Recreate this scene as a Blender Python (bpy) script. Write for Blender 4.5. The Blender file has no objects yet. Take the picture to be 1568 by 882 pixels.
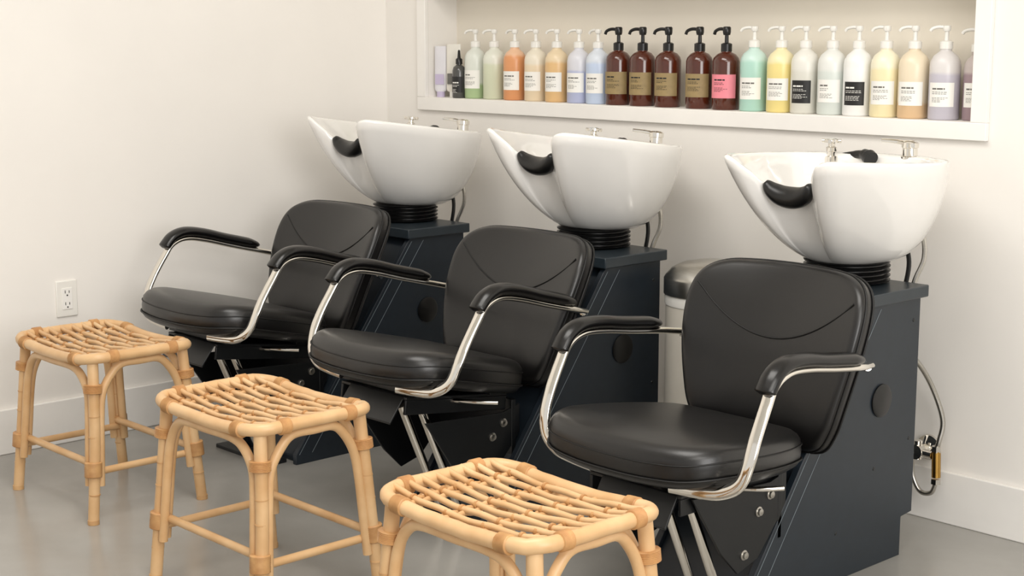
import bpy, bmesh, math, random
from mathutils import Vector, Matrix
random.seed(4)
S = bpy.context.scene
S.view_settings.view_transform = 'Standard'

# ------------------------------------------------------------------ materials
def lin(c):
    o = []
    for v in c[:3]:
        v = v/255.0
        o.append(v/12.92 if v <= 0.04045 else ((v+0.055)/1.055)**2.4)
    return o + [1.0]

def M(name, rgb, rough=0.5, metal=0.0, noise=0.04, scale=12, bump=0.0, bscale=None, coat=0.0, stretch=None, rgb2=None, trans=0.0, sss=0.0, detail=4, spec=0.5, bdist=0.002, cr=0.08):
    m = bpy.data.materials.new(name); m.use_nodes = True
    nt = m.node_tree; b = nt.nodes['Principled BSDF']
    tc = nt.nodes.new('ShaderNodeTexCoord')
    mp = nt.nodes.new('ShaderNodeMapping')
    if stretch: mp.inputs['Scale'].default_value = stretch
    nt.links.new(tc.outputs['Object'], mp.inputs['Vector'])
    n = nt.nodes.new('ShaderNodeTexNoise'); n.inputs['Scale'].default_value = scale; n.inputs['Detail'].default_value = detail
    nt.links.new(mp.outputs[0], n.inputs['Vector'])
    r = nt.nodes.new('ShaderNodeValToRGB')
    c = lin(rgb); c2 = lin(rgb2) if rgb2 else None
    a = [max(0, x*(1-noise*2)) for x in c[:3]]+[1]
    bb = c2 if c2 else [min(1, x*(1+noise*2)) for x in c[:3]]+[1]
    if c2: a = c
    r.color_ramp.elements[0].position = 0.3; r.color_ramp.elements[1].position = 0.7
    r.color_ramp.elements[0].color = a; r.color_ramp.elements[1].color = bb
    nt.links.new(n.outputs['Fac'], r.inputs['Fac'])
    nt.links.new(r.outputs['Color'], b.inputs['Base Color'])
    b.inputs['Roughness'].default_value = rough
    b.inputs['Metallic'].default_value = metal
    b.inputs['Coat Weight'].default_value = coat
    b.inputs['Coat Roughness'].default_value = cr
    b.inputs['Specular IOR Level'].default_value = spec
    b.inputs['Transmission Weight'].default_value = trans
    if sss > 0:
        b.inputs['Subsurface Weight'].default_value = sss
        b.inputs['Subsurface Radius'].default_value = (0.02, 0.02, 0.02)
    if bump > 0:
        n2 = nt.nodes.new('ShaderNodeTexNoise'); n2.inputs['Scale'].default_value = bscale or scale*4; n2.inputs['Detail'].default_value = 3
        nt.links.new(mp.outputs[0], n2.inputs['Vector'])
        bp = nt.nodes.new('ShaderNodeBump'); bp.inputs['Strength'].default_value = bump; bp.inputs['Distance'].default_value = bdist
        nt.links.new(n2.outputs['Fac'], bp.inputs['Height'])
        nt.links.new(bp.outputs[0], b.inputs['Normal'])
    return m

def liquid(name, low, high, zl, rough=0.3):
    """translucent plastic bottle: product colour up to the fill line, paler plastic above"""
    m = bpy.data.materials.new(name); m.use_nodes = True
    nt = m.node_tree; b = nt.nodes['Principled BSDF']
    tc = nt.nodes.new('ShaderNodeTexCoord'); sp = nt.nodes.new('ShaderNodeSeparateXYZ')
    nt.links.new(tc.outputs['Object'], sp.inputs[0])
    n = nt.nodes.new('ShaderNodeTexNoise'); n.inputs['Scale'].default_value = 14
    nt.links.new(tc.outputs['Object'], n.inputs['Vector'])
    ma = nt.nodes.new('ShaderNodeMath'); ma.operation = 'MULTIPLY_ADD'
    nt.links.new(n.outputs['Fac'], ma.inputs[0]); ma.inputs[1].default_value = 0.03
    nt.links.new(sp.outputs['Z'], ma.inputs[2])
    mr = nt.nodes.new('ShaderNodeMapRange'); mr.inputs['From Min'].default_value = zl-0.004+0.015; mr.inputs['From Max'].default_value = zl+0.006+0.015
    nt.links.new(ma.outputs[0], mr.inputs['Value'])
    mx = nt.nodes.new('ShaderNodeMix'); mx.data_type = 'RGBA'
    mx.inputs['A'].default_value = lin(low); mx.inputs['B'].default_value = lin(high)
    nt.links.new(mr.outputs[0], mx.inputs['Factor'])
    nt.links.new(mx.outputs['Result'], b.inputs['Base Color'])
    b.inputs['Roughness'].default_value = rough
    b.inputs['Subsurface Weight'].default_value = 0.25
    b.inputs['Subsurface Radius'].default_value = (0.02, 0.02, 0.02)
    return m

m_wall = M('wall_paint', (242, 238, 232), 0.75, noise=0.008, scale=3, bump=0.08, bscale=60)
m_niche = M('niche_paint', (236, 229, 215), 0.7, noise=0.01, scale=3)
m_trim = M('trim_paint', (244, 241, 236), 0.45, noise=0.008)
m_floor = M('concrete_floor', (138, 136, 131), 0.2, noise=0.06, scale=1.6, bump=0.04, bscale=25, detail=9, rgb2=(172, 169, 163))
m_ceil = M('ceiling_paint', (242, 241, 237), 0.8, noise=0.005)
m_porc = M('white_porcelain', (240, 238, 234), 0.09, noise=0.004, coat=0.8, cr=0.03)
m_leather = M('black_leather', (15, 14, 14), 0.34, noise=0.05, scale=30, bump=0.22, bscale=380, spec=0.55, bdist=0.0005, coat=0.12, cr=0.2)
m_piping = M('leather_seam', (4, 4, 4), 0.5, noise=0.03)
m_pad = M('black_polyurethane', (11, 10, 10), 0.25, noise=0.03, bump=0.05, bscale=200)
m_chrome = M('chrome', (232, 228, 220), 0.07, metal=1.0, noise=0.005)
m_steel = M('brushed_steel', (190, 187, 180), 0.28, metal=1.0, noise=0.03, scale=40, stretch=(1, 1, 12))
m_cab = M('slate_laminate', (30, 38, 46), 0.4, noise=0.04, scale=30)
m_cabtop = M('slate_laminate_slab', (40, 48, 54), 0.34, noise=0.04, scale=30)
m_edge = M('edge_banding_lit', (128, 138, 144), 0.4, noise=0.03)  # pale banding lines; the light caught by the edges is put into the colour
m_black = M('black_powder_coat', (16, 18, 20), 0.4, noise=0.05)
m_rubber = M('black_rubber', (10, 10, 10), 0.34, noise=0.04)
m_rattan = M('rattan_pole', (224, 188, 142), 0.38, noise=0.1, scale=9, bump=0.2, bscale=60, rgb2=(202, 158, 108), detail=6)
m_rattan2 = M('rattan_core', (188, 142, 92), 0.5, noise=0.1, scale=14, bump=0.2, bscale=70, rgb2=(214, 174, 126))
m_cane = M('cane_wrap', (208, 162, 108), 0.45, noise=0.08, scale=30, rgb2=(174, 124, 76))
m_can = M('cream_can_enamel', (218, 212, 200), 0.35, noise=0.02)
m_plate = M('outlet_plastic', (240, 237, 230), 0.35, noise=0.005)
m_dark = M('dark_slot', (30, 28, 26), 0.6, noise=0.02)
m_brass = M('brass', (190, 150, 80), 0.25, metal=1.0, noise=0.05)
m_wpl = M('white_pump_plastic', (234, 232, 226), 0.3, noise=0.01, sss=0.2)
m_bpl = M('black_pump_plastic', (12, 11, 11), 0.3, noise=0.02)
m_label = M('label_white', (240, 238, 232), 0.5, noise=0.008)
m_ink = M('label_ink', (110, 108, 102), 0.5, noise=0.02)
m_lblack = M('label_black', (22, 21, 21), 0.5, noise=0.02)
m_kraft = M('label_kraft', (150, 129, 88), 0.55, noise=0.04, scale=60)
m_pink = M('label_pink', (236, 138, 150), 0.5, noise=0.02)
m_amber = M('amber_plastic', (78, 32, 16), 0.12, noise=0.1, scale=20, coat=0.5)

# ------------------------------------------------------------------ geometry
def crom(pts, k=6, closed=False):
    pts = [Vector(p) for p in pts]; n = len(pts); out = []
    rng = n if closed else n-1
    for i in range(rng):
        if closed:
            p0, p1, p2, p3 = pts[(i-1) % n], pts[i], pts[(i+1) % n], pts[(i+2) % n]
        else:
            p1, p2 = pts[i], pts[i+1]
            p0 = pts[i-1] if i > 0 else p1*2-p2
            p3 = pts[i+2] if i+2 < n else p2*2-p1
        for j in range(k):
            t = j/k
            out.append(0.5*((2*p1)+(p2-p0)*t+(2*p0-5*p1+4*p2-p3)*t*t+(3*p1-p0-3*p2+p3)*t**3))
    if not closed: out.append(pts[-1].copy())
    return out

def tube(path, r, n=10, closed=False, ref=None, flat=(1, 1), caps=True):
    path = [Vector(p) for p in path]; N = len(path)
    T = []
    for i in range(N):
        a = path[(i-1) % N] if (closed or i > 0) else path[i]
        b = path[(i+1) % N] if (closed or i < N-1) else path[i]
        d = b-a
        T.append(d.normalized() if d.length > 1e-9 else Vector((0, 0, 1)))
    rf = Vector(ref) if ref else (Vector((0, 0, 1)) if abs(T[0].z) < 0.9 else Vector((1, 0, 0)))
    u = (rf - T[0]*rf.dot(T[0])).normalized()
    V = []; F = []
    for i in range(N):
        if i > 0:
            u = (u - T[i]*u.dot(T[i])); u = u.normalized() if u.length > 1e-6 else Vector((1, 0, 0))
        w = T[i].cross(u)
        ri = r[i] if isinstance(r, (list, tuple)) else r
        for j in range(n):
            a = 2*math.pi*j/n
            V.append(path[i]+u*(math.cos(a)*ri*flat[0])+w*(math.sin(a)*ri*flat[1]))
    R = N if closed else N-1
    for i in range(R):
        for j in range(n):
            a = i*n+j; b = i*n+(j+1) % n; c = ((i+1) % N)*n+(j+1) % n; d = ((i+1) % N)*n+j
            F.append((a, b, c, d))
    if caps and not closed:
        F.append(tuple(reversed(range(n)))); F.append(tuple(range((N-1)*n, N*n)))
    return V, F

def lathe(prof, c=(0, 0, 0), n=32, axis='Z', a0=None, a1=None):
    V = []; F = []; c = Vector(c); part = a0 is not None
    m = n+1 if part else n
    for (r, z) in prof:
        for j in range(m):
            a = (a0+(a1-a0)*j/n) if part else 2*math.pi*j/n
            x, y = r*math.cos(a), r*math.sin(a)
            p = Vector((x, y, z)) if axis == 'Z' else (Vector((x, z, y)) if axis == 'Y' else Vector((z, x, y)))
            V.append(c+p)
    for i in range(len(prof)-1):
        for j in range(n):
            b = (j+1) if part else (j+1) % n
            F.append((i*m+j, i*m+b, (i+1)*m+b, (i+1)*m+j))
    if not part:
        if prof[0][0] > 1e-4: F.append(tuple(reversed(range(n))))
        if prof[-1][0] > 1e-4: F.append(tuple(range((len(prof)-1)*n, len(prof)*n)))
    return V, F

def boxg(x0, x1, y0, y1, z0, z1):
    V = [Vector(p) for p in [(x0, y0, z0), (x1, y0, z0), (x1, y1, z0), (x0, y1, z0), (x0, y0, z1), (x1, y0, z1), (x1, y1, z1), (x0, y1, z1)]]
    return V, [(0, 3, 2, 1), (4, 5, 6, 7), (0, 1, 5, 4), (1, 2, 6, 5), (2, 3, 7, 6), (3, 0, 4, 7)]

def prism(poly, x0, x1):
    n = len(poly)
    V = [Vector((x0, y, z)) for y, z in poly]+[Vector((x1, y, z)) for y, z in poly]
    F = [tuple(range(n)), tuple(reversed(range(n, 2*n)))]
    for i in range(n):
        j = (i+1) % n
        F.append((i, i+n, j+n, j))
    return V, F

def pillow(outline, T, r, mapf, crown=0.0, k=8, backcrown=0.0):
    cx = sum(p[0] for p in outline)/len(outline); cy = sum(p[1] for p in outline)/len(outline)
    R = sum(math.hypot(p[0]-cx, p[1]-cy) for p in outline)/len(outline)
    rings = []
    s_in = 1-r/R
    for s in (0.02, 0.3, 0.55, 0.8): rings.append((s*s_in, -T/2-backcrown*(1-s*s)))
    for i in range(k+1):
        a = -math.pi/2+math.pi*i/k
        dz = (T/2-r)*(1 if a > 0 else -1 if a < 0 else 0)+r*math.sin(a)
        rings.append((1-r*(1-math.cos(a))/R, dz))
    for s in (0.93, 0.8, 0.6, 0.4, 0.2, 0.02): rings.append((s*s_in, T/2+crown*(1-s*s)))
    V = []; F = []; n = len(outline)
    for s, d in rings:
        for (u, v) in outline: V.append(Vector(mapf(cx+(u-cx)*s, cy+(v-cy)*s, d)))
    for i in range(len(rings)-1):
        for j in range(n):
            F.append((i*n+j, i*n+(j+1) % n, (i+1)*n+(j+1) % n, (i+1)*n+j))
    F.append(tuple(reversed(range(n)))); F.append(tuple(range((len(rings)-1)*n, len(rings)*n)))
    return V, F

def obj(name, parts, parent=None, loc=(0, 0, 0), bevel=0, sharp=38, rot=0):
    """parts: list of (geom, material)"""
    mats = []; V = []; F = []; MI = []
    for g, m in parts:
        if m not in mats: mats.append(m)
        o = len(V); V += g[0]
        for f in g[1]: F.append(tuple(i+o for i in f)); MI.append(mats.index(m))
    me = bpy.data.meshes.new(name); me.from_pydata([tuple(v) for v in V], [], F)
    for m in mats: me.materials.append(m)
    for p, i in zip(me.polygons, MI): p.material_index = i
    bm = bmesh.new(); bm.from_mesh(me)
    bmesh.ops.recalc_face_normals(bm, faces=bm.faces)
    for f in bm.faces: f.smooth = True
    for e in bm.edges:
        if len(e.link_faces) == 2 and e.calc_face_angle(0) > math.radians(sharp): e.smooth = False
    bm.to_mesh(me); bm.free()
    ob = bpy.data.objects.new(name, me); S.collection.objects.link(ob)
    ob.location = loc; ob.rotation_euler[2] = rot
    if parent: ob.parent = parent
    if bevel:
        bv = ob.modifiers.new('bevel', 'BEVEL'); bv.width = bevel; bv.segments = 3; bv.limit_method = 'ANGLE'; bv.angle_limit = math.radians(40)
    return ob

def empty(name, loc, rot=0, parent=None, rx=0):
    e = bpy.data.objects.new(name, None); S.collection.objects.link(e)
    e.location = loc; e.rotation_euler[2] = rot; e.rotation_euler[0] = rx; e.empty_display_size = 0.1
    if parent: e.parent = parent
    return e

# ------------------------------------------------------------------ room
ZC = 3.0
obj('floor', [(boxg(-0.15, 7, -6.5, 0.2, -0.1, 0), m_floor)])
obj('ceiling', [(boxg(-0.15, 7, -6.5, 0.2, ZC, ZC+0.1), m_ceil)])
obj('wall_left', [(boxg(-0.15, 0, -6.5, 0.2, 0, ZC), m_wall)])
nx0, nx1, nz0, nz1, nd = 0.24, 2.405, 1.073, 1.45, 0.135
for bx, mt in (((0, 7, 0, 0.2, 0, nz0), m_wall), ((0, 7, 0, 0.2, nz1, ZC), m_wall), ((0, nx0, 0, 0.2, nz0, nz1), m_wall),
               ((nx1, 7, 0, 0.2, nz0, nz1), m_wall), ((nx0, nx1, nd, 0.2, nz0, nz1), m_niche)):
    obj('wall_back', [(boxg(*bx), mt)])
tw = 0.046
obj('trim_1', [(boxg(nx0-tw, nx1+tw, -0.016, 0.0, nz0-tw, nz0), m_trim), (boxg(nx0-tw, nx1+tw, -0.016, 0.0, nz1, nz1+tw), m_trim),
               (boxg(nx0-tw, nx0, -0.016, 0.0, nz0, nz1), m_trim), (boxg(nx1, nx1+tw, -0.016, 0.0, nz0, nz1), m_trim)], bevel=0.002)
obj('baseboard_left', [(boxg(0, 0.014, -6.5, 0, 0, 0.142), m_trim)], bevel=0.003)
obj('baseboard_back', [(boxg(0.014, 7, -0.014, 0, 0, 0.142), m_trim)], bevel=0.003)

# ------------------------------------------------------------------ cabinets
def cabinet(cx):
    e = empty('basin_cabinet', (cx, 0, 0))
    body = [(-0.272, 0.655), (-0.272, 0.105), (-0.32, 0.10), (-0.32, 0.0), (-0.955, 0.0), (-0.955, 0.03), (-0.50, 0.655)]
    inner = [(-0.28, 0.655), (-0.28, 0.11), (-0.33, 0.0), (-0.935, 0.0), (-0.935, 0.035), (-0.48, 0.655)]
    obj('carcass', [(prism(inner, -0.135, 0.135), m_cab)], e, bevel=0.002)
    for s in (-1, 1):
        a, b = sorted((s*0.135, s*0.153))
        obj('side_panel', [(prism(body, a, b), m_cab)], e, bevel=0.0015)
        x = s*0.1532
        for off, w in ((0.004, 0.0016), (0.052, 0.0016)):
            p = [(-0.50+off+0.003, 0.645), (-0.951+off+0.003, 0.03)]
            g = prism([(p[0][0], p[0][1]), (p[0][0]+w, p[0][1]), (p[1][0]+w, p[1][1]), (p[1][0], p[1][1])], min(x, x+s*0.0006), max(x, x+s*0.0006))
            obj('edge_line', [(g, m_edge)], e)
        obj('hole_cover', [(lathe([(0.0, 0.0), (0.036, 0.0), (0.041, s*0.001), (0.041, s*0.004), (0.034, s*0.007), (0.0, s*0.008)], (s*0.153, -0.43, 0.418), 32, 'X'), m_rubber)], e)
        sc = []
        for (y, z) in ((-0.30, 0.60), (-0.30, 0.30), (-0.45, 0.25), (-0.60, 0.12)):
            sc.append((lathe([(0, 0), (0.005, 0), (0.004, s*0.0015), (0, s*0.002)], (s*0.153, y, z), 12, 'X'), m_black))
        obj('screw_caps', sc, e)
    obj('top_slab', [(boxg(-0.165, 0.165, -0.515, -0.255, 0.655, 0.685), m_cabtop)], e, bevel=0.003)
    return e

# ------------------------------------------------------------------ bowl
def bowl(cx, tilt):
    root = empty('shampoo_bowl', (cx, 0, 0))
    PY, PZ = -0.35, 0.74
    e = empty('tilting_basin', (0, PY, PZ), parent=root, rx=-tilt)
    pivot = Vector((0, -PY, -PZ))
    def tobj(name, parts, sharp=38):
        return obj(name, parts, e, loc=pivot, sharp=sharp)
    half = [(0, -0.125, .982), (.11, -.138, .982), (.185, -.195, .983), (.228, -.29, .985), (.236, -.38, .988), (.226, -.47, .992),
            (.204, -.56, .996), (.178, -.625, 1.0), (.148, -.66, 1.0), (.116, -.661, .990), (.086, -.632, .962), (.062, -.598, .930)]
    full = half+[(0, -.572, .906)]+[(-x, y, z) for x, y, z in reversed(half[1:])]
    rim = crom(full, 8, True); N = len(rim)
    C = Vector((0, -0.35)); zb = 0.742; rb = 0.105
    V = []; F = []
    nrm = []
    for i in range(N):
        d = rim[(i+1) % N]-rim[(i-1) % N]
        n2 = Vector((-d.y, d.x)); n2.normalize(); nrm.append(n2)
    if (C-Vector((rim[0].x, rim[0].y))).dot(nrm[0]) < 0: nrm = [-q for q in nrm]
    L = 14
    cnt = 0
    for s in (0.5, 0.85):
        V += [Vector((C.x+rb*s*math.cos(math.atan2(p.y-C.y, p.x-C.x)), C.y+rb*s*math.sin(math.atan2(p.y-C.y, p.x-C.x)), zb-0.004)) for p in rim]; cnt += 1
    for l in range(L+1):
        s = l/L
        for p in rim:
            a = math.atan2(p.y-C.y, p.x-C.x)
            bx, by = C.x+rb*math.cos(a), C.y+rb*math.sin(a)
            w = min(1, max(0, (-.33-p.y)/.28)); w = w*w*(3-2*w)*0.62+0.12
            g = (1-w)*math.sin(s*math.pi/2)+w*s
            h = (1-w)*(1-math.cos(s*math.pi/2))+w*(0.35*s*s+0.65*s)
            V.append(Vector((bx+(p.x-bx)*g, by+(p.y-by)*g, zb+(p.z-zb)*h)))
        cnt += 1
    def off(i):
        p = rim[i]; b = min(1, max(0, (p.y+.30)/.13)); b = b*b*(3-2*b)
        return 0.016+0.036*b
    V += [Vector((rim[i].x+nrm[i].x*0.002, rim[i].y+nrm[i].y*0.002, rim[i].z+0.006)) for i in range(N)]; cnt += 1
    V += [Vector((rim[i].x+nrm[i].x*0.008, rim[i].y+nrm[i].y*0.008, rim[i].z+0.009)) for i in range(N)]; cnt += 1
    V += [Vector((rim[i].x+nrm[i].x*(off(i)-.003), rim[i].y+nrm[i].y*(off(i)-.003), rim[i].z+0.006)) for i in range(N)]; cnt += 1
    inn = [Vector((rim[i].x+nrm[i].x*off(i), rim[i].y+nrm[i].y*off(i), rim[i].z-0.001)) for i in range(N)]
    V += inn; cnt += 1
    for l in range(1, 11):
        s = 1-l/10
        for p in inn:
            a = math.atan2(p.y-C.y, p.x-C.x)
            bx, by = C.x+0.03*math.cos(a), C.y+0.03*math.sin(a)
            w = min(1, max(0, (-.33-p.y)/.28)); w = w*w*(3-2*w)*0.55+0.05
            g = (1-w)*math.sin(s*math.pi/2)+w*s
            h = (1-w)*(1-math.cos(s*math.pi/2))+w*(0.35*s*s+0.65*s)
            V.append(Vector((bx+(p.x-bx)*g, by+(p.y-by)*g, 0.785+(p.z-0.785)*h)))
        cnt += 1
    for r in range(cnt-1):
        for j in range(N):
            F.append((r*N+j, r*N+(j+1) % N, (r+1)*N+(j+1) % N, (r+1)*N+j))
    F.append(tuple(range(N))); F.append(tuple(range((cnt-1)*N, cnt*N)))
    tobj('basin', [((V, F), m_porc)], sharp=80)
    pts = crom([(-.066, -.606, .946), (-.052, -.597, .928), (-.028, -.590, .915), (0, -.587, .911), (.028, -.590, .915), (.052, -.597, .928), (.066, -.606, .946)], 6)
    n = len(pts); rr = [0.007+0.019*math.sin(math.pi*i/(n-1))**0.7 for i in range(n)]
    tobj('neck_rest', [(tube(pts, rr, 16, ref=(0, -1, 0), flat=(1.2, 1.0)), m_rubber)], sharp=80)
    tobj('drain', [(lathe([(0.0, .789), (0.028, .789), (0.03, .786), (0.03, .78)], (0, -.35, 0), 24), m_chrome)])
    mx, my, mz = 0.045, -0.155, 0.984
    t = [(lathe([(0.024, 0), (0.024, 0.004), (0.0195, 0.007), (0.019, 0.026), (0.022, 0.028), (0.022, 0.040), (0.016, 0.045), (0, 0.046)], (mx, my, mz), 28), m_chrome),
         (tube(crom([(mx, my, mz+.036), (mx-.03, my-.015, mz+.042), (mx-.065, my-.03, mz+.044)], 5), [0.0095]*6+[0.0085]*5, 10, flat=(.6, 1.3)), m_chrome)]
    tobj('mixer_tap', t)
    hx, hy, hz = -0.145, -0.225, 0.960
    t = [(lathe([(0.016, 0), (0.016, 0.022), (0.010, 0.024), (0.010, 0.034), (0.014, 0.036), (0.014, 0.046), (0.009, 0.048), (0.009, 0.056), (0.019, 0.059), (0.019, 0.066), (0.010, 0.069), (0, 0.069)], (hx, hy, hz), 24), m_chrome)]
    for k in range(4):
        a = k*math.pi/2+.4
        t.append((tube([(hx+.012*math.cos(a), hy+.012*math.sin(a), hz+.062), (hx+.025*math.cos(a), hy+.025*math.sin(a), hz+.062)], 0.0052, 10), m_chrome))
    tobj('hose_fitting', t)
    pts = [(-.135, -.188, .980), (-.105, -.182, .986), (-.075, -.186, .989), (-.052, -.196, .987), (-.040, -.203, .982)]
    t = [(tube(crom(pts, 4), [0.010]*5+[0.011]*4+[0.015]*4+[0.018]*4, 16), m_rubber),
         (tube([(-.049, -.199, .986), (-.037, -.205, .980)], [0.0195, 0.0195], 18), m_black),
         (lathe([(0.016, 0), (0.016, 0.010), (0.012, 0.013), (0, 0.013)], (-.10, -.172, .972), 18), m_chrome)]
    tobj('hand_sprayer', t, sharp=50)
    pr = [(0.09, 0.6855)]
    for i in range(5):
        z = 0.687+i*0.0118
        pr += [(0.098, z), (0.107, z+0.003), (0.108, z+0.006), (0.098, z+0.009)]
    pr += [(0.095, 0.748)]
    obj('bellows_collar', [(lathe(pr, (0, -.35, 0), 40), m_rubber)], root, sharp=60)
    h = [(tube(crom([(.09, -.20, .86), (.12, -.20, .80), (.13, -.205, .74), (.115, -.225, .67), (.11, -.235, .55)], 8), 0.0065, 8), m_steel),
         (tube(crom([(.06, -.21, .84), (.08, -.215, .78), (.10, -.225, .72), (.09, -.24, .62)], 8), 0.006, 8), m_rubber)]
    obj('supply_hoses', h, root)
    return root

# ------------------------------------------------------------------ chair
def chair(cx, tilt, dy, dz):
    root = empty('salon_chair', (cx, 0, 0))
    PY, PZ = -0.72, 0.36
    e = empty('reclining_frame', (0, PY+dy, PZ+dz), parent=root, rx=-tilt)
    pv = Vector((0, -PY, -PZ))
    def tobj(name, parts, sharp=38, bevel=0):
        return obj(name, parts, e, loc=pv, sharp=sharp, bevel=bevel)
    hs = [(0, -1.235), (.11, -1.23), (.20, -1.208), (.248, -1.15), (.258, -1.06), (.246, -.95), (.218, -.85), (.182, -.79), (.10, -.768)]
    out = [(p.x, p.y) for p in crom([(x, y, 0) for x, y in hs+[(0, -.764)]+[(-x, y) for x, y in reversed(hs[1:])]], 6, True)]
    def sm(x, y, d):
        f = max(0, (-1.10-y)/0.11)
        return (x, y, 0.366+0.1*(-0.75-y)+d-0.014*f*f+0.08*x*x)
    tobj('seat', [(pillow(out, 0.092, 0.034, sm, crown=0.010), m_leather)], sharp=80)
    pip = [sm(x*1.002, (y+1.0)*1.002-1.0, -0.020) for x, y in out]
    pip2 = [sm(x*1.0, (y+1.0)*1.0-1.0, 0.014) for x, y in out]
    tobj('seat_seam', [(tube(pip, 0.0028, 6, True), m_piping), (tube(pip2, 0.0018, 6, True), m_piping)], sharp=80)
    hb = [(0, .216), (.11, .212), (.185, .200), (.234, .168), (.254, .11), (.249, .01), (.226, -.10), (.205, -.165), (.170, -.206), (.09, -.217)]
    outb = [(p.x, p.y) for p in crom([(x, y, 0) for x, y in hb+[(0, -.218)]+[(-x, y) for x, y in reversed(hb[1:])]], 6, True)]
    U = Vector((0, .27, .963)); Nn = Vector((0, -.963, .27)); C = Vector((0.022, -.668, .552))
    def bmf(u, v, d):
        return C+Vector((u, 0, 0))+U*v+Nn*(d+0.75*u*u-0.35*v*v)
    tobj('backrest', [(pillow(outb, 0.066, 0.022, bmf, crown=0.012, backcrown=0.008), m_leather)], sharp=80)
    p1 = [bmf(x*1.001, y*1.001, 0.012) for x, y in outb]; p2 = [bmf(x*1.001, y*1.001, -0.016) for x, y in outb]
    seam = []
    for i in range(41):
        u = -0.225+0.45*i/40
        v = 0.030+0.105*(abs(u)/.225)**2.0
        rr_ = math.hypot(u, v)/0.235
        seam.append(bmf(u, v, 0.0335+0.012*max(0, 1-rr_*rr_)+0.0008))
    tobj('back_seams', [(tube(p1, 0.0028, 6, True), m_piping), (tube(p2, 0.0028, 6, True), m_piping), (tube(seam, 0.0023, 6), m_piping)], sharp=80)
    ox = 0.012
    for s in (-1, 1):
        X = lambda v: s*v+ox
        P = [(X(.272), -.685, .566), (X(.292), -.75, .574), (X(.295), -.85, .586), (X(.296), -.95, .600), (X(.297), -1.02, .602), (X(.298), -1.066, .582),
             (X(.299), -1.092, .54), (X(.299), -1.122, .48), (X(.297), -1.140, .43), (X(.282), -1.150, .385), (X(.24), -1.158, .360), (X(.18), -1.165, .353), (X(.115), -1.17, .350)]
        tobj('chrome_arm', [(tube(crom(P, 6), 0.0158, 14, ref=(1, 0, 0), flat=(1.0, .55)), m_chrome)], sharp=60)
        Q = [(X(.294), -.745, .591), (X(.295), -.80, .600), (X(.295), -.88, .610), (X(.296), -.96, .622), (X(.297), -1.025, .623), (X(.298), -1.066, .606), (X(.298), -1.088, .580), (X(.298), -1.094, .568)]
        q = crom(Q, 6); n = len(q)
        rr = [0.026*min(1, 0.35+((i/(n-1))/0.12)**.5*0.65)*(1 if i < n-4 else (1-(i-(n-4))*0.17)) for i in range(n)]
        tobj('arm_pad', [(tube(q, rr, 18, ref=(1, 0, 0), flat=(1.0, .60)), m_pad)], sharp=70)
        tobj('arm_mount', [(tube([(X(.275), -.69, .562), (s*.235+.022, -.655, .55)], 0.009, 12), m_chrome)])
    br = [(boxg(-.13, .14, -1.15, -.80, .318, .326), m_black), (boxg(-.13, -.122, -1.15, -.80, .28, .318), m_black), (boxg(.132, .14, -1.15, -.80, .28, .318), m_black),
          (boxg(-.16, .16, -1.13, -1.08, .326, .352), m_black), (boxg(-.16, .16, -.88, -.84, .326, .340), m_black),
          (prism([(-1.15, .326), (-1.15, .318), (-1.185, .255), (-1.19, .26)], -.09, .13), m_black)]
    tobj('seat_bracket', br, bevel=0.002)
    for s in (-1, 1):
        a, b = sorted((s*.145, s*.152))
        g = prism([(-1.13, .316), (-.86, .30), (-.80, .315), (-.80, .235), (-.90, .13), (-.97, .11), (-1.03, .17)], a, b)
        bolts = []
        for (y, z) in ((-.90, .24), (-.86, .272), (-.95, .15)):
            bolts.append((lathe([(0, 0), (0.012, 0), (0.012, s*.002), (0.008, s*.003), (0.008, s*.008), (0, s*.009)], (s*.152, y, z), 12, 'X'), m_steel))
        obj('gusset_plate', [(g, m_black)], root, bevel=0.0015)
        obj('bolts', bolts, root)
    obj('mount_plate', [(boxg(-.153, .153, -.83, -.815, .16, .330), m_black)], root, bevel=0.002)
    st = [(tube([(.055, -1.13, .335+dz), (.055, -.985, .012)], 0.0115, 16), m_chrome), (tube([(.115, -1.115, .335+dz), (.115, -.97, .012)], 0.0115, 16), m_chrome)]
    obj('chrome_struts', st, root)
    obj('floor_plate', [(boxg(-.15, .15, -1.02, -.957, 0.0, .012), m_black)], root, bevel=0.002)
    tobj('lever', [(tube(crom([(.12, -1.0, .31), (.2, -.97, .318), (.245, -.93, .322)], 5), 0.006, 10), m_chrome)])
    return root

for cx, tl, bx, ct, cdx, cdy, cdz in ((0.58, 0.085, -.050, .13, -.044, -.036, .018), (1.435, 0.085, -.038, .125, -.030, -.032, .012), (2.29, 0.0, -.014, 0, 0, -.004, 0)):
    cabinet(cx); bowl(cx+bx, tl); chair(cx+cdx, ct, cdy, cdz)

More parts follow.
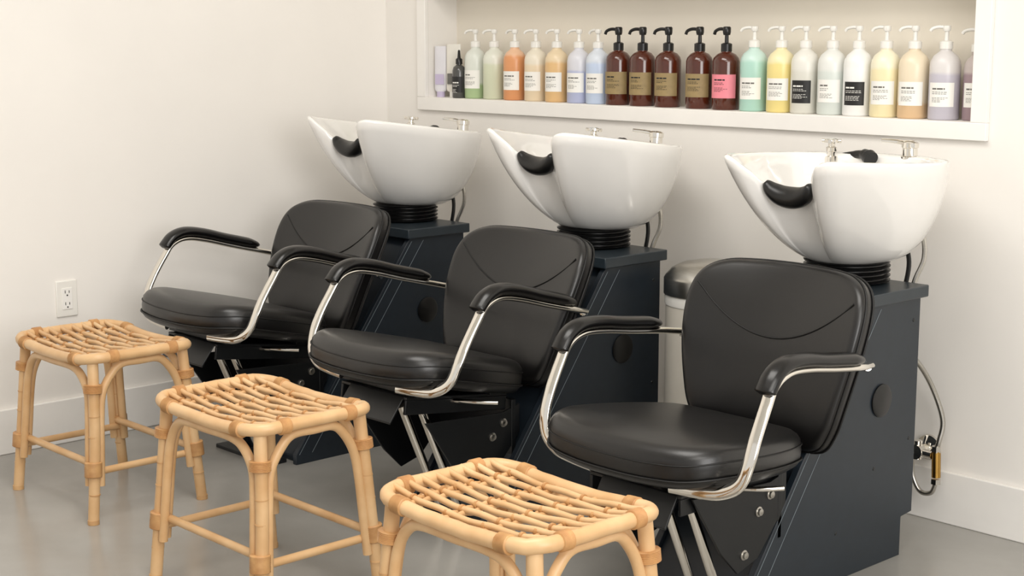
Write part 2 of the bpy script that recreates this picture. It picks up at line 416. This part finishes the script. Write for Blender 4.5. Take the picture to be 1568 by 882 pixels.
# ------------------------------------------------------------------ rattan stool
def stool(x, y, rot):
    e = empty('rattan_stool', (x, y, 0), rot)
    hx, hy, cr = .218, .158, .05
    def zt(px): return 0.434+0.014*(px/hx)**2
    loop = []
    for (sx, sy, a0) in ((1, 1, 0), (-1, 1, 90), (-1, -1, 180), (1, -1, 270)):
        for k in range(7):
            a = math.radians(a0+15*k)
            loop.append(((hx-cr)*sx+cr*math.cos(a), (hy-cr)*sy+cr*math.sin(a)))
    L2 = []
    for i in range(len(loop)):
        a, b = loop[i], loop[(i+1) % len(loop)]
        d = math.hypot(a[0]-b[0], a[1]-b[1]); k = max(1, int(d/.03))
        for j in range(k): L2.append((a[0]+(b[0]-a[0])*j/k, a[1]+(b[1]-a[1])*j/k))
    top = [(p[0], p[1], zt(p[0])+random.uniform(-.001, .001)) for p in L2]
    obj('seat_frame', [(tube(top, 0.0145, 14, True), m_rattan)], e, sharp=80)
    rods = []
    NR = 8
    ys = [-.122+.244*i/(NR-1)+random.uniform(-.0012, .0012) for i in range(NR)]
    for i in range(NR):
        y0 = ys[i]
        ex = hx+.002 if abs(y0) < .105 else hx-.010
        pts = []
        for k in range(13):
            t = k/12; xx = -ex+2*ex*t
            wob = 0.002*math.cos(t*math.pi*6+(i % 2)*math.pi)
            pts.append((xx, y0+random.uniform(-.0006, .0006), zt(xx)+0.006+(.003 if k in (0, 12) else wob)))
        rods.append((tube(crom(pts, 3), 0.0064, 10), m_rattan))
    xs = (-.158, -.142, -.060, -.044, .044, .060, .142, .158)
    for j, xx in enumerate(xs):
        pts = [(xx+random.uniform(-.0008, .0008), -hy+2*hy*k/14, zt(xx)-0.002+0.002*math.cos(k*math.pi+(j % 2)*math.pi)*(1 if 0 < k < 14 else 0)) for k in range(15)]
        rods.append((tube(crom(pts, 3), 0.0056, 9), m_rattan2))
    for i in range(NR):
        for xx in (-.150, -.052, .052, .150):
            c = Vector((xx, ys[i], zt(xx)+.0055))
            rods.append((tube([c-Vector((.003, 0, 0)), c+Vector((.003, 0, 0))], 0.0080, 10), m_cane))
    obj('woven_rods', rods, e, sharp=80)
    legs = []; wr = []
    def wrap(p0, p1, r):
        p0, p1 = Vector(p0), Vector(p1); k = 16
        pts = [p0.lerp(p1, i/k) for i in range(k+1)]
        wr.append((tube(pts, [r+(0.0016 if i % 2 else 0) for i in range(k+1)], 14), m_cane))
    fx, fy, tx, ty = .222, .168, .195, .136
    def legpt(sx, sy, z):
        t = z/.43
        return Vector((sx*(fx-(fx-tx)*t), sy*(fy-(fy-ty)*t), z))
    for sx in (-1, 1):
        for sy in (-1, 1):
            a = legpt(sx, sy, 0.0); b = legpt(sx, sy, .434)
            mid = (a+b)/2+Vector((sx*.004, sy*-.003, 0))
            legs.append((tube(crom([a, mid, b], 6), 0.0150, 14), m_rattan))
            wrap(legpt(sx, sy, .128), legpt(sx, sy, .168), 0.0225)
            wrap(legpt(sx, sy, .352), legpt(sx, sy, .375), 0.0235)
            legs.append((lathe([(0.0, 0.0), (0.0158, 0.0), (0.0158, 0.012), (0.0, 0.012)], (a.x, a.y, 0.0005), 14), m_rattan2))
            for zz in (.08, .235, .29):
                q = legpt(sx, sy, zz)+Vector((sx*.003, -sy*.002, 0))
                wr.append((tube([q-Vector((0, 0, .0015)), q+Vector((0, 0, .0015))], 0.0157, 14), m_rattan2))
            wrap(Vector((sx*.13, sy*hy, zt(.13))), Vector((sx*.160, sy*hy, zt(.15))), 0.0170)
            wrap(Vector((sx*hx, sy*.076, zt(hx))), Vector((sx*hx, sy*.102, zt(hx))), 0.0170)
    for s in (-1, 1):
        A = lambda sx, z, o=.022: legpt(sx, s, z)+Vector((-sx*o, 0, 0))
        P = [A(-1, .10), A(-1, .20), A(-1, .29), A(-1, .35)+Vector((.006, 0, 0)), A(-1, .393)+Vector((.035, s*.004, 0)), Vector((-.095, s*(hy-.012), .411)), Vector((0, s*(hy-.008), .413)),
             Vector((.095, s*(hy-.012), .411)), A(1, .393)+Vector((-.035, s*.004, 0)), A(1, .35)+Vector((-.006, 0, 0)), A(1, .29), A(1, .20), A(1, .10)]
        legs.append((tube(crom(P, 6), 0.0112, 12), m_rattan))
        B = lambda sy, z, o=.022: legpt(s, sy, z)+Vector((0, -sy*o, 0))
        P = [B(-1, .10), B(-1, .20), B(-1, .29), B(-1, .35)+Vector((0, .006, 0)), B(-1, .396)+Vector((s*.004, .03, 0)), Vector((s*(hx-.016), -.055, .421)), Vector((s*(hx-.013), 0, .423)),
             Vector((s*(hx-.016), .055, .421)), B(1, .396)+Vector((s*.004, -.03, 0)), B(1, .35)+Vector((0, -.006, 0)), B(1, .29), B(1, .20), B(1, .10)]
        legs.append((tube(crom(P, 6), 0.0112, 12), m_rattan))
        legs.append((tube([legpt(-1, s, .155)+Vector((0, -s*.012, 0)), legpt(1, s, .155)+Vector((0, -s*.012, 0))], 0.0098, 12), m_rattan))
        legs.append((tube([legpt(s, -1, .136)+Vector((-s*.012, 0, 0)), legpt(s, 1, .136)+Vector((-s*.012, 0, 0))], 0.0098, 12), m_rattan))
    obj('legs', legs, e, sharp=60)
    obj('cane_wraps', wr, e, sharp=80)
    return e
stool(0.608, -1.515, 0.0)
stool(1.533, -1.608, 0.0)
stool(2.498, -1.700, -0.02)

# ------------------------------------------------------------------ trash can
tc = empty('trash_can', (1.75, -0.235, 0))
obj('can_body', [(lathe([(0.0, 0.0), (0.128, 0.0), (0.13, 0.01), (0.13, 0.575), (0.0, 0.575)], n=48), m_can)], tc)
obj('can_lid', [(lathe([(0.132, 0.572), (0.136, 0.575), (0.136, 0.618), (0.130, 0.628), (0.115, 0.645), (0.085, 0.660), (0.04, 0.668), (0.0, 0.669)], n=48), m_steel)], tc)
obj('can_liner', [(lathe([(0.1318, 0.545), (0.133, 0.552), (0.1325, 0.562), (0.133, 0.573), (0.1305, 0.574)], n=48), m_label)], tc)

# ------------------------------------------------------------------ outlet
oe = empty('electrical_outlet', (0.0, -1.312, 0.466))
obj('outlet_plate', [(boxg(0.0, 0.006, -.036, .036, -.058, .058), m_plate)], oe, bevel=0.003)
obj('receptacle', [(boxg(0.006, 0.0085, -.0175, .0175, -.034, .034), m_trim)], oe, bevel=0.001)
g = []
for zc in (-.019, .019):
    g += [(boxg(0.0085, 0.0092, -.008, -.0058, zc-.001, zc+.008), m_dark), (boxg(0.0085, 0.0092, .0058, .008, zc-.001, zc+.007), m_dark),
          (lathe([(0, 0), (0.0026, 0), (0.0026, .0007), (0, .0007)], (0.0085, 0, zc-.008), 12, 'X'), m_dark)]
obj('slots', g, oe)

# ------------------------------------------------------------------ wall supply valve + hose
ve = empty('supply_valve', (2.33, 0, 0.2))
g = [(lathe([(0.036, -0.0145), (0.034, -0.02), (0.02, -0.028), (0.013, -0.03), (0.013, -.06), (0.02, -.062), (0.02, -.085), (0, -.087)], (0, 0, 0), 28, 'Y'), m_chrome),
     (lathe([(0.0, 0.0), (0.012, 0.0), (0.012, 0.05), (0.0, 0.05)], (0, -.072, -.02), 16), m_chrome),
     (tube([(0, -.072, 0), (.045, -.072, -.002)], 0.011, 14), m_chrome),
     (tube([(.055, -.07, .01), (.058, -.07, -.06)], [0.012, 0.012], 12), m_brass),
     (lathe([(0.0, 0.0), (0.014, 0.0), (0.014, 0.014), (0.0, 0.014)], (.058, -.07, -.078), 6), m_chrome),
     (lathe([(0.0, 0.0), (0.013, 0.0), (0.013, 0.016), (0.0, 0.016)], (.055, -.07, .008), 6), m_chrome)]
obj('valve_body', g, ve)
g = [(tube(crom([(.02, -.262, .33), (.03, -.17, .28), (.045, -.10, .2), (.066, -.065, .10), (.062, -.07, .04), (.055, -.07, .02)], 8), 0.007, 10), m_steel),
     (tube(crom([(.058, -.07, -.075), (.045, -.07, -.105), (.012, -.07, -.108), (-.012, -.07, -.07), (-.012, -.072, -.02), (0, -.072, 0.0)], 8), 0.0065, 10), m_steel)]
obj('braided_hose', g, ve, sharp=80)

# ------------------------------------------------------------------ bottles
def label(r, z0, z1, half, mat, ac=-72):
    a0, a1 = math.radians(ac-half), math.radians(ac+half)
    return (lathe([(r+.0006, z0), (r+.0006, z1)], n=20, a0=a0, a1=a1), mat)
def lines(r, z1, mat, ac=-72):
    """printed text: a row of word-length dashes for each line of the label"""
    out = []
    zz = z1-0.014
    for h, gap in ((.0042, .010), (.0014, .0045), (.0014, .0105), (.0011, .0035), (.0011, .0035), (.0011, .0035), (.0011, .003)):
        a = -34
        end = random.uniform(-4, 26)
        while a < end:
            w = random.uniform(5, 12) if h < .004 else random.uniform(14, 22)
            out.append((lathe([(r+.0010, zz-h), (r+.0010, zz)], n=3, a0=math.radians(ac+a), a1=math.radians(ac+min(a+w, end+4))), mat))
            a += w+2.5
        zz -= gap
    return out

def pump_bottle(x, y, body, lab='white', r=0.039, h=1.0, noz=200, lh=(.035, .098)):
    p = []
    prof = [(0.0, 0.0), (r-.004, 0.0), (r, 0.004), (r, 0.135*h), (r-.002, 0.147*h), (r-.009, 0.160*h), (r-.02, 0.169*h), (0.0155, 0.173*h), (0.0155, 0.180*h), (0.0, .180*h)]
    p.append((lathe(prof, n=36), body))
    z = .178*h
    p.append((lathe([(0.0, z), (0.0175, z), (0.0175, z+.018), (0.012, z+.021), (0.006, z+.022), (0.0055, z+.05), (0.0, z+.05)], n=20), m_wpl))
    a = math.radians(noz)
    t = z+.05
    p.append((lathe([(0.0, t-.004), (0.009, t-.004), (0.011, t+.002), (0.010, t+.010), (0.0, t+.011)], n=16), m_wpl))
    d = Vector((math.cos(a), math.sin(a), 0))
    p.append((tube(crom([Vector((0, 0, t+.005)), d*.02+Vector((0, 0, t+.007)), d*.036+Vector((0, 0, t+.003)), d*.042+Vector((0, 0, t-.004))], 4), 0.0045, 8), m_wpl))
    if lab == 'white':
        p.append(label(r, lh[0], lh[1], 50, m_label)); p += lines(r, lh[1], m_ink)
    elif lab == 'black':
        p.append(label(r, lh[0]-.005, lh[1]-.004, 42, m_lblack)); p += lines(r, lh[1]-.004, m_label)
    obj('pump_bottle', p, loc=(x, y, nz0), sharp=50)

def amber_bottle(x, y, lab, noz=190, r=0.0405):
    p = []
    p.append((lathe([(0.0, 0.0), (r-.003, 0.0), (r, 0.004), (r, 0.142), (r-.003, 0.153), (r-.012, 0.164), (0.016, 0.170), (0.0145, 0.178), (0.0, .178)], n=36), m_amber))
    z = .172
    p.append((lathe([(0.0, z), (0.0165, z), (0.0165, z+.022), (0.011, z+.025), (0.006, z+.026), (0.0055, z+.052), (0.0, z+.052)], n=20), m_bpl))
    t = z+.052; a = math.radians(noz); d = Vector((math.cos(a), math.sin(a), 0))
    p.append((lathe([(0.0, t-.004), (0.010, t-.004), (0.012, t+.004), (0.012, t+.018), (0.009, t+.021), (0.0, t+.021)], n=18), m_bpl))
    p.append((tube(crom([Vector((0, 0, t+.012)), d*.025+Vector((0, 0, t+.014)), d*.042+Vector((0, 0, t+.008)), d*.047+Vector((0, 0, t-.002))], 4), 0.005, 8), m_bpl))
    p.append(label(r, .035, .105, 66, lab)); p += lines(r, .105, m_lblack)
    obj('pump_bottle', p, loc=(x, y, nz0), sharp=50)

YB = 0.052
cl = [
 (0.434, (176, 198, 152), (220, 223, 214), .05, 'white'), (0.531, (212, 216, 190), (224, 225, 212), .12, 'none'),
 (0.634, (222, 156, 106), (232, 190, 156), .15, 'white'), (0.737, (230, 212, 182), (230, 222, 204), .12, 'white'),
 (0.837, (228, 190, 136), (230, 210, 176), .13, 'white'), (0.939, (184, 190, 218), (216, 216, 222), .10, 'white'),
 (1.025, (196, 210, 232), (214, 220, 228), .13, 'white')]
for i, (x, lo, hi, zl, lb) in enumerate(cl):
    pump_bottle(x, YB, liquid('bottle_plastic', lo, hi, zl), lb, noz=200+random.uniform(-25, 15))
for x in (1.114, 1.217, 1.323, 1.448): amber_bottle(x, YB, m_kraft, 185+random.uniform(-8, 25))
amber_bottle(1.551, YB, m_pink, 180)
cr = [
 (1.655, (178, 216, 202), (202, 227, 218), .145, 'white'), (1.753, (238, 220, 146), (240, 230, 186), .14, 'white'),
 (1.838, (220, 218, 208), (228, 226, 218), .12, 'black'), (1.930, (216, 222, 216), (228, 229, 224), .12, 'white'),
 (2.016, (240, 240, 238), (238, 238, 234), .13, 'black'), (2.104, (240, 228, 186), (240, 234, 208), .13, 'white'),
 (2.192, (222, 190, 150), (232, 218, 192), .04, 'white'), (2.286, (196, 192, 202), (218, 214, 212), .12, 'white')]
for i, (x, lo, hi, zl, lb) in enumerate(cr):
    pump_bottle(x, YB, liquid('bottle_plastic', lo, hi, zl), lb, noz=205+random.uniform(-25, 15), r=0.0405, h=1.04)
pump_bottle(2.366, 0.075, liquid('bottle_plastic', (160, 138, 144), (196, 184, 180), .12), 'white', r=0.034)

def tube_pack(x, y, h, w, body, cap, labm):
    V = []; F = []; n = 24
    rings = [(.012, .012, .0), (.014, .014, .018), (w*.45, .013, .022), (w*.5, .013, .03), (w*.5, .009, h*.6), (w*.5, .002, h)]
    for rx, ry, z in rings:
        for j in range(n):
            a = 2*math.pi*j/n; V.append(Vector((rx*math.cos(a), ry*math.sin(a), z)))
    for i in range(len(rings)-1):
        for j in range(n): F.append((i*n+j, i*n+(j+1) % n, (i+1)*n+(j+1) % n, (i+1)*n+j))
    F.append(tuple(range(n))); F.append(tuple(range((len(rings)-1)*n, len(rings)*n)))
    p = [((V, F), body), (lathe([(0, 0), (.015, 0), (.015, .02), (0, .02)], n=20), cap)]
    p.append((boxg(-w*.36, w*.36, -.0145, -.0125, h*.25, h*.45), labm))
    obj('hair_product_tube', p, loc=(x, y, nz0), rot=0.5)
m_lil = M('lilac_plastic', (196, 184, 210), 0.4, noise=0.02)
tube_pack(0.272, 0.03, 0.180, 0.046, M('tube_white', (222, 220, 224), .35, noise=.02), m_lil, m_lil)
tube_pack(0.325, 0.045, 0.187, 0.054, M('tube_cream', (226, 222, 212), .35, noise=.02), m_wpl, m_ink)
m_smoke = M('smoked_plastic', (70, 70, 68), 0.2, noise=0.05, coat=.4)
p = [(lathe([(0, 0), (.022, 0), (.024, .004), (.024, .095), (.02, .108), (.009, .116), (.009, .122), (0, .122)], n=28), m_smoke),
     (lathe([(0, .118), (.012, .118), (.012, .135), (.006, .14), (.004, .165), (0, .168)], n=18), m_bpl), label(.024, .02, .075, 60, m_lblack)]
p += lines(.024, .07, m_label)
obj('dropper_bottle', p, loc=(0.380, 0.022, nz0), sharp=50)

# ------------------------------------------------------------------ lights
def area(name, loc, target, size, sizey, power, col):
    l = bpy.data.lights.new(name, 'AREA'); l.shape = 'RECTANGLE'; l.size = size; l.size_y = sizey; l.energy = power; l.color = col
    o = bpy.data.objects.new(name, l); S.collection.objects.link(o); o.location = loc
    o.rotation_euler = (Vector(target)-Vector(loc)).to_track_quat('-Z', 'Y').to_euler()
area('ceiling_light_a', (2.2, -2.0, 2.95), (2.2, -2.0, 0), 1.8, 1.2, 46, (1, .968, .922))
area('ceiling_light_b', (4.6, -3.2, 2.95), (4.6, -3.2, 0), 1.8, 1.8, 50, (1, .968, .922))
area('window_light', (6.6, -3.0, 1.8), (1.5, -0.8, 0.8), 2.2, 2.0, 92, (1, .98, .958))
w = bpy.data.worlds.new('world'); S.world = w; w.use_nodes = True
w.node_tree.nodes['Background'].inputs[0].default_value = (1, .97, .93, 1)
w.node_tree.nodes['Background'].inputs[1].default_value = 0.8

# ------------------------------------------------------------------ camera
cam = bpy.data.cameras.new('camera'); co = bpy.data.objects.new('camera', cam); S.collection.objects.link(co)
cam.sensor_width = 36; cam.lens = 36*2350/1568
a = math.radians(43.2); th = math.atan(391/2350)
co.location = (4.479, -3.572, 1.3)
d = Vector((-math.cos(a)*math.cos(th), math.sin(a)*math.cos(th), -math.sin(th)))
co.rotation_euler = d.to_track_quat('-Z', 'Y').to_euler()
S.camera = co
